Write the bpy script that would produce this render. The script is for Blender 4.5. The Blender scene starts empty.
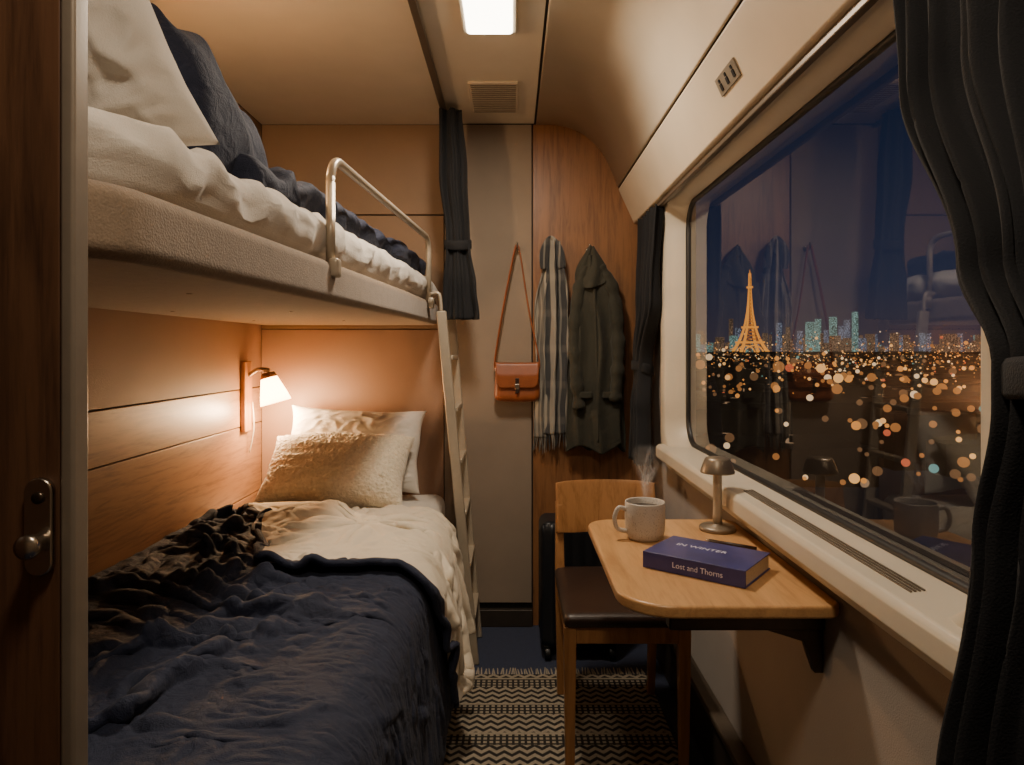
import bpy, bmesh, math, random, time
from mathutils import Vector, Matrix, Euler, noise
random.seed(7)
C = bpy.context.scene.collection
CH = 1.21   # camera height

# ------------------------------------------------------------------ materials
def lin(h):
    h = h.lstrip('#')
    o = []
    for i in (0, 2, 4):
        c = int(h[i:i+2], 16)/255
        o.append(c/12.92 if c <= .04045 else ((c+.055)/1.055)**2.4)
    return (*o, 1)

class NT:
    def __init__(s, name):
        s.m = bpy.data.materials.new(name); s.m.use_nodes = True
        s.t = s.m.node_tree; s.t.nodes.clear()
        s.out = s.n('ShaderNodeOutputMaterial')
    def n(s, typ, **kw):
        nd = s.t.nodes.new(typ)
        for k, v in kw.items(): setattr(nd, k, v)
        return nd
    def l(s, a, b): s.t.links.new(a, b)
    def setin(s, sock, v):
        if hasattr(v, 'is_linked') or isinstance(v, bpy.types.NodeSocket): s.l(v, sock)
        else: sock.default_value = v
    def math(s, op, a, b=0.0, c=None):
        nd = s.n('ShaderNodeMath', operation=op)
        s.setin(nd.inputs[0], a); s.setin(nd.inputs[1], b)
        if c is not None: s.setin(nd.inputs[2], c)
        return nd.outputs[0]
    def coord(s, scale=(1, 1, 1), rot=(0, 0, 0)):
        tc = s.n('ShaderNodeTexCoord'); mp = s.n('ShaderNodeMapping')
        mp.inputs['Scale'].default_value = scale; mp.inputs['Rotation'].default_value = rot
        s.l(tc.outputs['Object'], mp.inputs[0]); return mp.outputs[0]
    def noise(s, vec, scale, detail=3, rough=.5, dist=0):
        nd = s.n('ShaderNodeTexNoise'); s.l(vec, nd.inputs['Vector'])
        nd.inputs['Scale'].default_value = scale; nd.inputs['Detail'].default_value = detail
        nd.inputs['Roughness'].default_value = rough; nd.inputs['Distortion'].default_value = dist
        return nd.outputs[0]
    def ramp(s, fac, stops, const=False):
        nd = s.n('ShaderNodeValToRGB'); s.l(fac, nd.inputs[0])
        if const: nd.color_ramp.interpolation = 'CONSTANT'
        e = nd.color_ramp.elements
        while len(e) < len(stops): e.new(.5)
        for i, (p, c) in enumerate(stops): e[i].position = p; e[i].color = c
        return nd.outputs[0]
    def mix(s, f, a, b):
        nd = s.n('ShaderNodeMix', data_type='RGBA'); s.setin(nd.inputs[0], f)
        s.setin(nd.inputs[6], a); s.setin(nd.inputs[7], b); return nd.outputs[2]
    def bsdf(s, col, rough=.6, metal=0, bump=None, bstr=.2, bdist=.01, **kw):
        b = s.n('ShaderNodeBsdfPrincipled')
        s.setin(b.inputs['Base Color'], col); s.setin(b.inputs['Roughness'], rough)
        b.inputs['Metallic'].default_value = metal
        for k, v in kw.items(): s.setin(b.inputs[k], v)
        if bump is not None:
            bn = s.n('ShaderNodeBump'); bn.inputs['Strength'].default_value = bstr
            bn.inputs['Distance'].default_value = bdist
            s.l(bump, bn.inputs['Height']); s.l(bn.outputs[0], b.inputs['Normal'])
        s.l(b.outputs[0], s.out.inputs[0]); return b

def m_plain(name, hexc, rough=.5, metal=0, var=.12, nscale=30, bstr=.05, bscale=200, **kw):
    t = NT(name); v = t.coord(); c = lin(hexc)
    d = tuple(x*(1-var) for x in c[:3])+(1,); h = tuple(min(1, x*(1+var)) for x in c[:3])+(1,)
    t.bsdf(t.ramp(t.noise(v, nscale, 4), [(.3, d), (.7, h)]), rough, metal, t.noise(v, bscale, 2), bstr, .002, **kw)
    return t.m
def m_wood(name, c1, c2, scale=(14, 14, 1.2), rough=.42, k=3.0):
    t = NT(name); v = t.coord(scale)
    a = t.noise(v, k, 6, .6, .8); b = t.noise(v, k*6, 3, .6)
    f = t.math('ADD', t.math('MULTIPLY', a, .75), t.math('MULTIPLY', b, .25))
    t.bsdf(t.ramp(f, [(.32, lin(c1)), (.52, lin(c2)), (.7, tuple(x*1.15 for x in lin(c2)[:3])+(1,))]),
           rough, 0, b, .12, .002)
    return t.m
def m_fabric(name, c, var=.15, nscale=9, weave=500, bstr=.35, sheen=.2, rough=.9, crumple=0, camp=4):
    t = NT(name); v = t.coord(); cl = lin(c)
    d = tuple(x*(1-var) for x in cl[:3])+(1,); h = tuple(min(1, x*(1+var)) for x in cl[:3])+(1,)
    n1 = t.noise(v, nscale, 4); n2 = t.noise(v, weave, 2)
    f = t.math('ADD', t.math('MULTIPLY', n1, .6), t.math('MULTIPLY', n2, .4))
    hgt = n2
    if crumple:
        n3 = t.noise(v, crumple, 5, .55, .6)
        hgt = t.math('ADD', t.math('MULTIPLY', n3, camp), n2)
    t.bsdf(t.ramp(f, [(.35, d), (.65, h)]), rough, 0, hgt, bstr, .003, **{'Sheen Weight': sheen})
    return t.m
def m_emit(name, col, strength, nosample=False):
    t = NT(name); e = t.n('ShaderNodeEmission'); e.inputs[0].default_value = col if not isinstance(col, str) else lin(col)
    e.inputs[1].default_value = strength; t.l(e.outputs[0], t.out.inputs[0])
    if nosample:
        try: t.m.cycles.emission_sampling = 'NONE'
        except Exception: pass
    return t.m

M = {}
M['greige'] = m_fabric('greige_fabric', '#8a7a69', .08, 6, 350, .25)
M['brown'] = m_fabric('brown_leatherette', '#8f7059', .07, 5, 260, .18, 0, .6)
M['brown_up'] = m_fabric('brown_panel', '#84694f', .07, 5, 260, .18, 0, .6)
M['woodL'] = m_wood('wall_wood', '#70503a', '#97714f', (14, 1.2, 14), .4)
M['woodB'] = m_wood('closet_wood', '#60402a', '#865c3a', (14, 14, 1.0), .4)
M['woodD'] = m_wood('door_wood', '#3c281c', '#5c402d', (14, 14, .9), .4)
M['oak'] = m_wood('oak', '#a5784c', '#c29563', (14, 1.3, 14), .32, 2.5)
M['oakc'] = m_wood('chair_oak', '#85582f', '#a57546', (14, 14, 1.3), .38, 2.5)
M['ceil'] = m_plain('ceiling_laminate', '#d6c9b3', .55, 0, .03, 8)
M['cove'] = m_plain('cove_laminate', '#cdbfa8', .45, 0, .03, 8)
M['frame'] = m_plain('window_plastic', '#c6bca9', .4, 0, .04, 8)
M['dark'] = m_plain('dark_seam', '#17130f', .7)
M['black'] = m_plain('black_plastic', '#121315', .45)
M['post'] = m_plain('post_metal', '#6f6355', .4, .5, .06)
M['jamb'] = m_plain('jamb_metal', '#83786a', .4, .3, .06)
M['rail'] = m_plain('powder_coat', '#b3a692', .35, .3, .05)
M['bunk'] = m_fabric('bunk_upholstery', '#85735f', .12, 40, 300, .5)
M['white'] = m_fabric('white_linen', '#d0c9be', .05, 6, 500, .35, .1, .9, 14)
M['cream'] = m_fabric('cream_linen', '#d8ccb6', .06, 6, 500, .4, .1, .9, 16)
M['tan'] = m_fabric('cream_boucle', '#dccfb6', .10, 90, 130, 1.0, .4, .95, 70, 3)
M['navy'] = m_fabric('navy_linen', '#1b233a', .12, 9, 500, .6, .03, .8, 26, 6)
M['curt'] = m_fabric('charcoal_curtain', '#101115', .15, 9, 400, .4, .02)
M['carpet'] = m_fabric('navy_carpet', '#1c2844', .3, 60, 300, .8)
M['chrome'] = m_plain('brushed_steel', '#b7aea2', .25, 1, .05)
M['bronze'] = m_plain('dark_bronze', '#4b4138', .3, .9, .08)
M['lampm'] = m_plain('lamp_bronze', '#8a7d6c', .38, .6, .06)
M['leather'] = m_plain('tan_leather', '#8a4a26', .42, 0, .15, 20, .25, 250)
M['dleather'] = m_plain('dark_leather', '#2c1d16', .4, 0, .15, 20, .25, 250)
M['olive'] = m_fabric('olive_coat', '#2f2d22', .15, 9, 400, .5, .08, .85, 20)
M['case'] = m_plain('suitcase_shell', '#181b20', .4)
t = NT('speckled_stoneware'); v = t.coord()
sp = t.noise(v, 420, 2)
t.bsdf(t.ramp(sp, [(.0, lin('#6a6158')), (.33, lin('#7a7066')), (.38, lin('#b9b0a4')), (1, lin('#c6bdb1'))]), .4)
M['mug'] = t.m
M['coffee'] = m_plain('coffee', '#20100a', .1)
M['paper'] = m_plain('paper_pages', '#cfc4ae', .8, 0, .1, 200)
M['cover'] = m_plain('book_cover', '#3c3c70', .35, 0, .25, 14)
M['ink'] = m_plain('title_ink', '#d8d6e6', .5)
M['kick'] = m_plain('kick_plate', '#3a332c', .5, .2)
M['sign'] = m_plain('sign_plate', '#8b8273', .4, .3)

# glass (thin pane, symmetric Schlick reflectance of both surfaces)
t = NT('window_glass')
ge = t.n('ShaderNodeNewGeometry'); dp = t.n('ShaderNodeVectorMath', operation='DOT_PRODUCT')
t.l(ge.outputs['Normal'], dp.inputs[0]); t.l(ge.outputs['Incoming'], dp.inputs[1])
cs = t.math('ABSOLUTE', dp.outputs['Value']); f5 = t.math('POWER', t.math('SUBTRACT', 1, cs), 5)
fr = t.math('MINIMUM', t.math('ADD', .16, t.math('MULTIPLY', f5, 1.0)), 1)
tr = t.n('ShaderNodeBsdfTransparent'); tr.inputs[0].default_value = (.93, .95, 1, 1)
gl = t.n('ShaderNodeBsdfGlossy'); gl.inputs['Roughness'].default_value = .02
mx = t.n('ShaderNodeMixShader'); t.l(fr, mx.inputs[0])
t.l(tr.outputs[0], mx.inputs[1]); t.l(gl.outputs[0], mx.inputs[2]); t.l(mx.outputs[0], t.out.inputs[0])
M['glass'] = t.m
# lamp shade
t = NT('frosted_shade'); e = t.n('ShaderNodeEmission'); e.inputs[0].default_value = (1, .62, .30, 1); e.inputs[1].default_value = 8
tl = t.n('ShaderNodeBsdfTranslucent'); tl.inputs[0].default_value = (1, .85, .65, 1)
ad = t.n('ShaderNodeAddShader'); t.l(e.outputs[0], ad.inputs[0]); t.l(tl.outputs[0], ad.inputs[1]); t.l(ad.outputs[0], t.out.inputs[0])
M['shade'] = t.m
M['panel_light'] = m_emit('light_diffuser', (1, .86, .68, 1), 14)
# steam
t = NT('steam'); v = t.coord((1, 1, .35)); nz = t.noise(v, 45, 3, .6, 1.0)
tr = t.n('ShaderNodeBsdfTransparent'); df = t.n('ShaderNodeBsdfDiffuse'); df.inputs[0].default_value = (.9, .9, .9, 1)
tl = t.n('ShaderNodeBsdfTranslucent'); tl.inputs[0].default_value = (.9, .9, .9, 1)
ad = t.n('ShaderNodeMixShader'); ad.inputs[0].default_value = .5; t.l(df.outputs[0], ad.inputs[1]); t.l(tl.outputs[0], ad.inputs[2])
uv = t.n('ShaderNodeUVMap'); sx = t.n('ShaderNodeSeparateXYZ'); t.l(uv.outputs[0], sx.inputs[0])
uu = t.math('POWER', t.math('MULTIPLY', t.math('MULTIPLY', sx.outputs[0], t.math('SUBTRACT', 1, sx.outputs[0])), 4), 2)
vv = t.math('MULTIPLY', t.math('MULTIPLY', sx.outputs[1], t.math('SUBTRACT', 1, sx.outputs[1])), 4)
al = t.math('MULTIPLY', t.math('MULTIPLY', uu, vv), t.math('MULTIPLY', t.math('SUBTRACT', nz, .30), 1.4))
al = t.math('MINIMUM', t.math('MAXIMUM', al, 0), 1)
mx = t.n('ShaderNodeMixShader'); t.l(al, mx.inputs[0]); t.l(tr.outputs[0], mx.inputs[1]); t.l(ad.outputs[0], mx.inputs[2]); t.l(mx.outputs[0], t.out.inputs[0])
M['steam'] = t.m
# rug
t = NT('rug_weave'); v = t.coord(); s = t.n('ShaderNodeSeparateXYZ'); t.l(v, s.inputs[0])
zig = t.math('ABSOLUTE', t.math('SUBTRACT', t.math('FRACT', t.math('MULTIPLY', s.outputs[0], 22)), .5))
row = t.math('FRACT', t.math('ADD', t.math('MULTIPLY', s.outputs[1], 30), t.math('MULTIPLY', zig, 1.2)))
p1 = t.math('GREATER_THAN', row, .48)
dots = t.math('MULTIPLY', t.math('GREATER_THAN', t.math('FRACT', t.math('MULTIPLY', s.outputs[0], 52)), .42),
              t.math('GREATER_THAN', t.math('FRACT', t.math('MULTIPLY', s.outputs[1], 52)), .40))
band = t.math('GREATER_THAN', t.math('FRACT', t.math('MULTIPLY', s.outputs[1], 5.6)), .62)
line = t.math('GREATER_THAN', t.math('FRACT', t.math('MULTIPLY', s.outputs[1], 5.6)), .94)
pat = t.math('MAXIMUM', t.math('ADD', t.math('MULTIPLY', p1, t.math('SUBTRACT', 1, band)), t.math('MULTIPLY', dots, band)), line)
wv = t.noise(v, 350, 2)
pat2 = t.math('MULTIPLY', pat, t.math('ADD', t.math('MULTIPLY', t.noise(v, 150, 2), .9), .45))
col = t.mix(pat2, lin('#221e1a'), lin('#a09480'))
t.bsdf(col, .95, 0, t.math('ADD', wv, t.math('MULTIPLY', pat, .6)), .7, .004)
M['rug'] = t.m
def m_scarf(name, base, c2, k):
    t = NT(name); v = t.coord(); s = t.n('ShaderNodeSeparateXYZ'); t.l(v, s.inputs[0])
    wob = t.math('MULTIPLY', t.noise(v, 5, 2), .03)
    xx = t.math('ADD', s.outputs[0], wob)
    fx = t.math('FRACT', t.math('MULTIPLY', xx, k)); fz = t.math('FRACT', t.math('MULTIPLY', s.outputs[2], 6.5))
    gx = t.math('GREATER_THAN', fx, .68); gz = t.math('GREATER_THAN', fz, .80)
    tx = t.math('COMPARE', fx, .3, .06); tz = t.math('COMPARE', fz, .35, .03)
    hb = t.math('MULTIPLY', t.math('GREATER_THAN', t.math('FRACT', t.math('MULTIPLY', t.math('ADD', s.outputs[2], s.outputs[0]), 95)), .5), .15)
    f = t.math('MINIMUM', t.math('ADD', t.math('ADD', t.math('MULTIPLY', gx, .70), hb), t.math('ADD', t.math('MULTIPLY', gz, .10), t.math('MULTIPLY', tx, .45))), 1)
    t.bsdf(t.mix(f, lin(base), lin(c2)), .95, 0, t.noise(v, 400, 2), .6, .003, **{'Sheen Weight': .2})
    return t.m
M['plaid'] = m_scarf('striped_wool', '#1d222a', '#9c9587', 15)
M['plaid2'] = m_scarf('grey_wool', '#605c54', '#a09889', 24)

# ------------------------------------------------------------------ mesh helpers
def mkobj(name, verts, faces, mat=None, smooth=False, mats=None, fm=None):
    me = bpy.data.meshes.new(name); me.from_pydata([tuple(v) for v in verts], [], faces); me.update()
    o = bpy.data.objects.new(name, me); C.objects.link(o)
    for m in (mats or ([mat] if mat else [])): me.materials.append(m)
    if fm:
        for i, k in enumerate(fm): me.polygons[i].material_index = k
    bm = bmesh.new(); bm.from_mesh(me); bmesh.ops.recalc_face_normals(bm, faces=bm.faces); bm.to_mesh(me); bm.free()
    if smooth:
        for p in me.polygons: p.use_smooth = True
    return o
def bev(o, w, seg=3):
    if w > 0:
        b = o.modifiers.new('bevel', 'BEVEL'); b.width = w; b.segments = seg; b.limit_method = 'ANGLE'
        b.angle_limit = math.radians(40)
        for p in o.data.polygons: p.use_smooth = True
        b.harden_normals = False
        wn = o.modifiers.new('wn', 'WEIGHTED_NORMAL'); wn.keep_sharp = False
    return o
BF = [(0, 1, 3, 2), (4, 6, 7, 5), (0, 4, 5, 1), (2, 3, 7, 6), (0, 2, 6, 4), (1, 5, 7, 3)]
def boxes(name, lst, mat, bevel=0):
    V, F = [], []
    for (x0, x1, y0, y1, z0, z1) in lst:
        b = len(V)
        V += [(x, y, z) for x in (x0, x1) for y in (y0, y1) for z in (z0, z1)]
        F += [tuple(b+i for i in f) for f in BF]
    return bev(mkobj(name, V, F, mat), bevel)
def box(name, x0, x1, y0, y1, z0, z1, mat, bevel=0): return boxes(name, [(x0, x1, y0, y1, z0, z1)], mat, bevel)
def beam(name, p, q, w0, d0, w1, d1, mat, bevel=.003, side=Vector((1, 0, 0))):
    p, q = Vector(p), Vector(q); a = (q-p).normalized(); s = (side-a*side.dot(a)).normalized(); r = a.cross(s)
    V = []
    for (c, w, d) in ((p, w0, d0), (q, w1, d1)):
        for sx, sr in ((-1, -1), (1, -1), (1, 1), (-1, 1)): V.append(c+s*w*sx+r*d*sr)
    return bev(mkobj(name, V, [(0, 1, 2, 3), (7, 6, 5, 4), (0, 4, 5, 1), (1, 5, 6, 2), (2, 6, 7, 3), (3, 7, 4, 0)], mat), bevel, 2)
def prism(name, pts, axis, lo, hi, mat, bevel=0, seg=3):
    def mk(a, b, c):
        return {'x': (c, a, b), 'y': (a, c, b), 'z': (a, b, c)}[axis]
    n = len(pts); V = [mk(a, b, lo) for a, b in pts]+[mk(a, b, hi) for a, b in pts]
    F = [tuple(range(n)), tuple(range(2*n-1, n-1, -1))]+[(i, (i+1) % n, n+(i+1) % n, n+i) for i in range(n)]
    return bev(mkobj(name, V, F, mat), bevel, seg)
def rr(a0, a1, b0, b1, r, n=8):
    if not isinstance(r, (list, tuple)): r = [r]*4
    P = []
    for (cx, cy, a, k) in ((a1-r[0], b1-r[0], 0, r[0]), (a0+r[1], b1-r[1], 90, r[1]), (a0+r[2], b0+r[2], 180, r[2]), (a1-r[3], b0+r[3], 270, r[3])):
        for i in range(n+1):
            t = math.radians(a+90*i/n); P.append((cx+k*math.cos(t), cy+k*math.sin(t)))
    return P
def lathe(name, prof, c, mat, seg=40, M4=None, smooth=True):
    V, F = [], []
    for r, z in prof:
        for i in range(seg):
            a = 2*math.pi*i/seg; V.append(Vector((r*math.cos(a), r*math.sin(a), z)))
    for j in range(len(prof)-1):
        for i in range(seg):
            k = (i+1) % seg; F.append((j*seg+i, j*seg+k, (j+1)*seg+k, (j+1)*seg+i))
    F.append(tuple(range(seg))) ; F.append(tuple((len(prof)-1)*seg+i for i in range(seg)))
    if M4: V = [M4 @ v for v in V]
    V = [v+Vector(c) for v in V]
    o = mkobj(name, V, F, mat, smooth)
    return o
def smoothpts(pts, n=8):
    P = [Vector(p) for p in pts]; out = []
    for i in range(len(P)-1):
        p0 = P[max(i-1, 0)]; p1 = P[i]; p2 = P[i+1]; p3 = P[min(i+2, len(P)-1)]
        for k in range(n):
            t = k/n
            out.append(.5*((2*p1)+(p2-p0)*t+(2*p0-5*p1+4*p2-p3)*t*t+(3*p1-p0-3*p2+p3)*t**3))
    out.append(P[-1]); return out
def tube(name, pts, r, mat, seg=10, smooth=0, rad2=None, flat=1.0):
    P = smoothpts(pts, smooth) if smooth else [Vector(p) for p in pts]
    V, F = [], []; n = len(P)
    prev = None
    for i, p in enumerate(P):
        d = (P[min(i+1, n-1)]-P[max(i-1, 0)]).normalized()
        if prev is None:
            s = d.orthogonal().normalized()
        else:
            s = (prev-d*prev.dot(d)).normalized()
        prev = s; q = d.cross(s)
        if callable(r): rad = r(i/(n-1))
        else: rad = r if rad2 is None else r+(rad2-r)*i/(n-1)
        for k in range(seg):
            a = 2*math.pi*k/seg; V.append(p+s*rad*math.cos(a)+q*rad*flat*math.sin(a))
    for i in range(n-1):
        for k in range(seg):
            k2 = (k+1) % seg; F.append((i*seg+k, i*seg+k2, (i+1)*seg+k2, (i+1)*seg+k))
    F.append(tuple(range(seg))); F.append(tuple((n-1)*seg+k for k in range(seg)))
    return mkobj(name, V, F, mat, True)
def surf(name, fn, nu, nv, mat, thick=0, mats=None, fmf=None, rim=0, uv=False):
    V = [fn(i/nu, j/nv) for j in range(nv+1) for i in range(nu+1)]; F = []; fm = []
    for j in range(nv):
        for i in range(nu):
            a = j*(nu+1)+i; F.append((a, a+1, a+nu+2, a+nu+1))
            fm.append(fmf((i+.5)/nu, (j+.5)/nv) if fmf else 0)
    me = bpy.data.meshes.new(name); me.from_pydata([tuple(v) for v in V], [], F); me.update()
    o = bpy.data.objects.new(name, me); C.objects.link(o)
    for m in (mats or [mat]): me.materials.append(m)
    for i, p in enumerate(me.polygons): p.use_smooth = True; p.material_index = fm[i]
    if uv:
        ul = me.uv_layers.new(name='UVMap')
        for p in me.polygons:
            for li in p.loop_indices:
                vi = me.loops[li].vertex_index
                ul.data[li].uv = ((vi % (nu+1))/nu, (vi//(nu+1))/nv)
    if thick:
        s = o.modifiers.new('solid', 'SOLIDIFY'); s.thickness = thick; s.offset = 0; s.material_offset_rim = rim
    return o
def rbox(name, c, half, r, N, mat, deform=None):
    c = Vector(c); H = Vector(half); bm = bmesh.new(); idx = {}
    def P(p):
        key = tuple(round(x, 5) for x in p)
        if key in idx: return idx[key]
        q = Vector((p[0]*H.x, p[1]*H.y, p[2]*H.z))
        inn = Vector([max(-(H[i]-r), min(H[i]-r, q[i])) for i in range(3)]); d = q-inn
        if d.length > 1e-9: q = inn+d.normalized()*r
        q = q+c
        if deform: q = deform(q, p)
        v = bm.verts.new(q); idx[key] = v; return v
    def warp(t):
        return math.sin(t*math.pi/2)*.35+t*.65
    g = [warp(-1+2*i/N) for i in range(N+1)]; g[0] = -1; g[-1] = 1
    for ax in range(3):
        for sg in (-1, 1):
            for i in range(N):
                for j in range(N):
                    q = []
                    for (a, b) in ((i, j), (i+1, j), (i+1, j+1), (i, j+1)):
                        p = [0, 0, 0]; p[ax] = sg; p[(ax+1) % 3] = g[a]; p[(ax+2) % 3] = g[b]; q.append(P(p))
                    try: bm.faces.new(q)
                    except Exception: pass
    bmesh.ops.recalc_face_normals(bm, faces=bm.faces)
    me = bpy.data.meshes.new(name); bm.to_mesh(me); bm.free()
    for p in me.polygons: p.use_smooth = True
    if mat: me.materials.append(mat)
    o = bpy.data.objects.new(name, me); C.objects.link(o); return o
def group(name, objs):
    e = bpy.data.objects.new(name, None); C.objects.link(e); e.empty_display_size = .05
    for o in objs: o.parent = e
    return e
def nz(x, y, z=0): return noise.noise(Vector((x, y, z)))
def ridge(x, y, z=0): return 1-abs(nz(x, y, z))*2

def cloth_settle(o, frames, grow0, grow1, wfn=None, mass=.25, bend=.25, tens=12, q=5, fric=12, pinfn=None):
    """lets a loosely gathered sheet drop over the colliders; its rest size grows so it wrinkles"""
    sc = bpy.context.scene; sc.frame_start = 1; sc.frame_end = frames
    m = o.modifiers.new('cloth', 'CLOTH'); s = m.settings
    s.quality = q; s.mass = mass; s.tension_stiffness = tens; s.compression_stiffness = tens; s.shear_stiffness = tens*.6
    s.bending_stiffness = bend; s.tension_damping = 5; s.compression_damping = 5; s.shear_damping = 5; s.bending_damping = .5; s.air_damping = 1.5
    vg = o.vertex_groups.new(name='grow')
    for v in o.data.vertices: vg.add([v.index], max(0, min(1, wfn(v.co) if wfn else 0)), 'REPLACE')
    s.vertex_group_shrink = 'grow'; s.shrink_min = grow0; s.shrink_max = grow1
    if pinfn:
        pg = o.vertex_groups.new(name='pin')
        for v in o.data.vertices:
            if pinfn(v.index, v.co): pg.add([v.index], 1, 'REPLACE')
        s.vertex_group_mass = 'pin'
    cs = m.collision_settings; cs.use_collision = True; cs.distance_min = .008; cs.friction = fric; cs.collision_quality = 3
    cs.use_self_collision = False
    m.point_cache.frame_start = 1; m.point_cache.frame_end = frames
    t0 = time.time()
    for f in range(1, frames+1):
        sc.frame_set(f)
        if time.time()-t0 > 150: print('cloth stopped at', f); break
    dg = bpy.context.evaluated_depsgraph_get()
    me = bpy.data.meshes.new_from_object(o.evaluated_get(dg))
    o.modifiers.clear(); o.data = me; o.vertex_groups.clear()
    sc.frame_set(1)
    for p in me.polygons: p.use_smooth = True
def collider(o, th=.006):
    m = o.modifiers.new('col', 'COLLISION'); o.collision.thickness_outer = th; o.collision.thickness_inner = .08
    o.collision.cloth_friction = 80
    return o

# ------------------------------------------------------------------ lower bed cloth first
XL, XR, YB, YF, ZC = -1.10, .60, 3.0, -.7, 2.2
XE = -.285
tmp = []
def flare(q, p):
    if q.x > -.5: return Vector((q.x+.05*max(0, (.62-q.z))/.3*.6, q.y, q.z))
    return q
cb = rbox('col_bed', ((XL+.01+XE)/2-.03, 1.80, .34), ((XE-XL-.01)/2+.06, 1.2, .262), .075, 16, None, flare); tmp.append(collider(cb))
tmp.append(collider(box('col_wall', -1.4, XL+.008, .5, 3.2, .2, 1.2, None)))
tmp.append(collider(box('col_foot', -1.4, .3, .45, .745, .0, 1.2, None)))
NX, NY = 140, 215
def gather(x, y, sd_=0):
    wx = x+.09*nz(x*4, y*4, 1.3+sd_)+.03*nz(x*11, y*11, 2+sd_); wy = y+.09*nz(x*4, y*4, 7.7+sd_)+.03*nz(x*11, y*11, 5+sd_)
    def rg(an, sc, sed):
        ca, sa = math.cos(an), math.sin(an); u = (wx*ca+wy*sa)*sc*.38; w = (-wx*sa+wy*ca)*sc
        return max(0, 1-abs(nz(u, w, sed+sd_))*3.8)*max(0, min(1, .45+1.3*nz(wx*2.6+sed, wy*2.6, sed+9)))
    return .060*rg(.75, 5.5, .5)+.050*rg(1.5, 6.5, 3.5)+.040*rg(.1, 7.5, 6.5)+.030*rg(1.1, 13, 9.5)+.028*rg(-.4, 14, 12.5)
def sh(u, v):
    x = -1.080+u*1.24; yend = 2.52-.28*max(0, min(1, (x+.85)/.4)); y = .765+v*(yend-.765)
    left = max(0, min(1, (-.28-x)/.45)); k = max(.35, min(1, (y-.75)/.7))
    a = .55+.80*left*k
    w0 = min(1, (x+1.08)/.05)
    return Vector((x, y, .620+gather(x, y)*a*w0*1.35+.010*abs(nz(x*7, y*7, 2))))
dl = surf('duvet', sh, NX, NY, M['navy'])
cloth_settle(dl, 28, -.04, -.14, lambda c: .2+.8*max(0, min(1, (-.40-c.x)/.40))*max(.35, min(1, (c.y-.8)/.7)), mass=.3, bend=1.2, q=5, fric=75,
             pinfn=lambda i, c: c.x < -1.075)
collider(dl, .020)
ztop = max(v.co.z for v in dl.data.vertices)
def sf_(u, v):
    NL = Vector((-.66, 1.76)); FL_ = Vector((-.99, 2.44)); NR = Vector((.07, 1.95)); FR = Vector((.03, 2.50))
    a = NL.lerp(NR, u)+Vector((0, -.05*math.sin(u*math.pi)+.03*nz(u*4, 9.1))); b = FL_.lerp(FR, u)+Vector((0, .05*math.sin(u*math.pi)))
    p = a.lerp(b, v); return Vector((p.x, p.y, max(.72, ztop*.6+.72*.4)+.02+gather(p.x, p.y, 20)*1.3))
fl = surf('folded_flap', sf_, 110, 80, None, mats=[M['cream'], M['navy']], fmf=lambda u, v: 1 if (v < .03 or u < .02) else 0)
cloth_settle(fl, 27, -.05, -.10, lambda c: .5+.5*nz(c.x*4, c.y*4, 3), mass=.3, bend=2.0, q=5, fric=75)
for o in tmp: bpy.data.objects.remove(o, do_unlink=True)
dl.modifiers.clear()
for o, th, of in ((dl, .016, .2), (fl, .016, .6)):
    s = o.modifiers.new('solid', 'SOLIDIFY'); s.thickness = th; s.offset = of
    if o is fl: s.material_offset_rim = 1
    ss = o.modifiers.new('sub', 'SUBSURF'); ss.levels = 1; ss.render_levels = 1
edge = [fl.data.vertices[j*111].co.copy()+Vector((0, 0, .008)) for j in range(80, 0, -4)]+[fl.data.vertices[i].co.copy()+Vector((0, 0, .008)) for i in range(0, 111, 4)]
pip = tube('flap_piping', edge, .010, M['navy'], 10, 4)

# ------------------------------------------------------------------ room shell
box('floor', XL-.1, XR+.1, YF-.1, YB+.1, -.06, 0, M['carpet'])
wl = box('wall_left', XL-.1, XL-.012, YF-.1, YB+.1, 0, ZC+.05, M['dark'])
parts = []
for i, (z0, z1, mt) in enumerate([(0, .60, 'woodL'), (.604, .895, 'woodL'), (.899, 1.048, 'woodL'), (1.052, 1.62, 'brown'), (1.626, 2.2, 'brown_up')]):
    parts.append(box('panel_%d' % i, XL-.013, XL, .74, YB, z0, z1, M[mt], .002))
parts.append(box('panel_entry', XL-.013, XL, YF, .72, 0, 2.2, M['woodD'], .002))
for p in parts: p.parent = wl
wb = box('wall_back', XL-.1, XR+.1, YB+.012, YB+.1, 0, ZC+.05, M['dark'])
parts = []
for i, (x0, x1, z0, z1, mt) in enumerate([
        (XL, -.30, .0, 1.30, 'brown'), (XL, -.30, 1.304, 1.80, 'brown_up'), (XL, -.30, 1.806, 2.2, 'brown_up'),
        (-.296, .086, .10, 2.2, 'greige'), (.092, XR, 0, 2.2, 'woodB')]):
    parts.append(box('panel_%d' % i, x0, x1, YB, YB+.013, z0, z1, M[mt], .002))
for p in parts: p.parent = wb
box('baseboard_back', -.30, .09, YB-.02, YB+.005, 0, .075, M['kick'], .004)
box('wall_front', XL-.1, XR+.1, YF-.1, YF, 0, ZC+.05, M['greige'])
WY0, WY1, WZ0, WZ1 = .84, 2.60, .825, 1.79
boxes('wall_right', [(XR, XR+.10, YF-.1, YB+.1, -.02, WZ0), (XR, XR+.10, YF-.1, YB+.1, WZ1, ZC+.05),
                     (XR, XR+.10, YF-.1, WY0, WZ0, WZ1), (XR, XR+.10, WY1, YB+.1, WZ0, WZ1)], M['greige'])
box('baseboard_right', XR-.035, XR, YF, YB-.001, 0, .17, M['kick'], .006)
box('trim_1', XR-.045, XR, YF, YB-.001, .172, .192, M['post'], .005)
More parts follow.
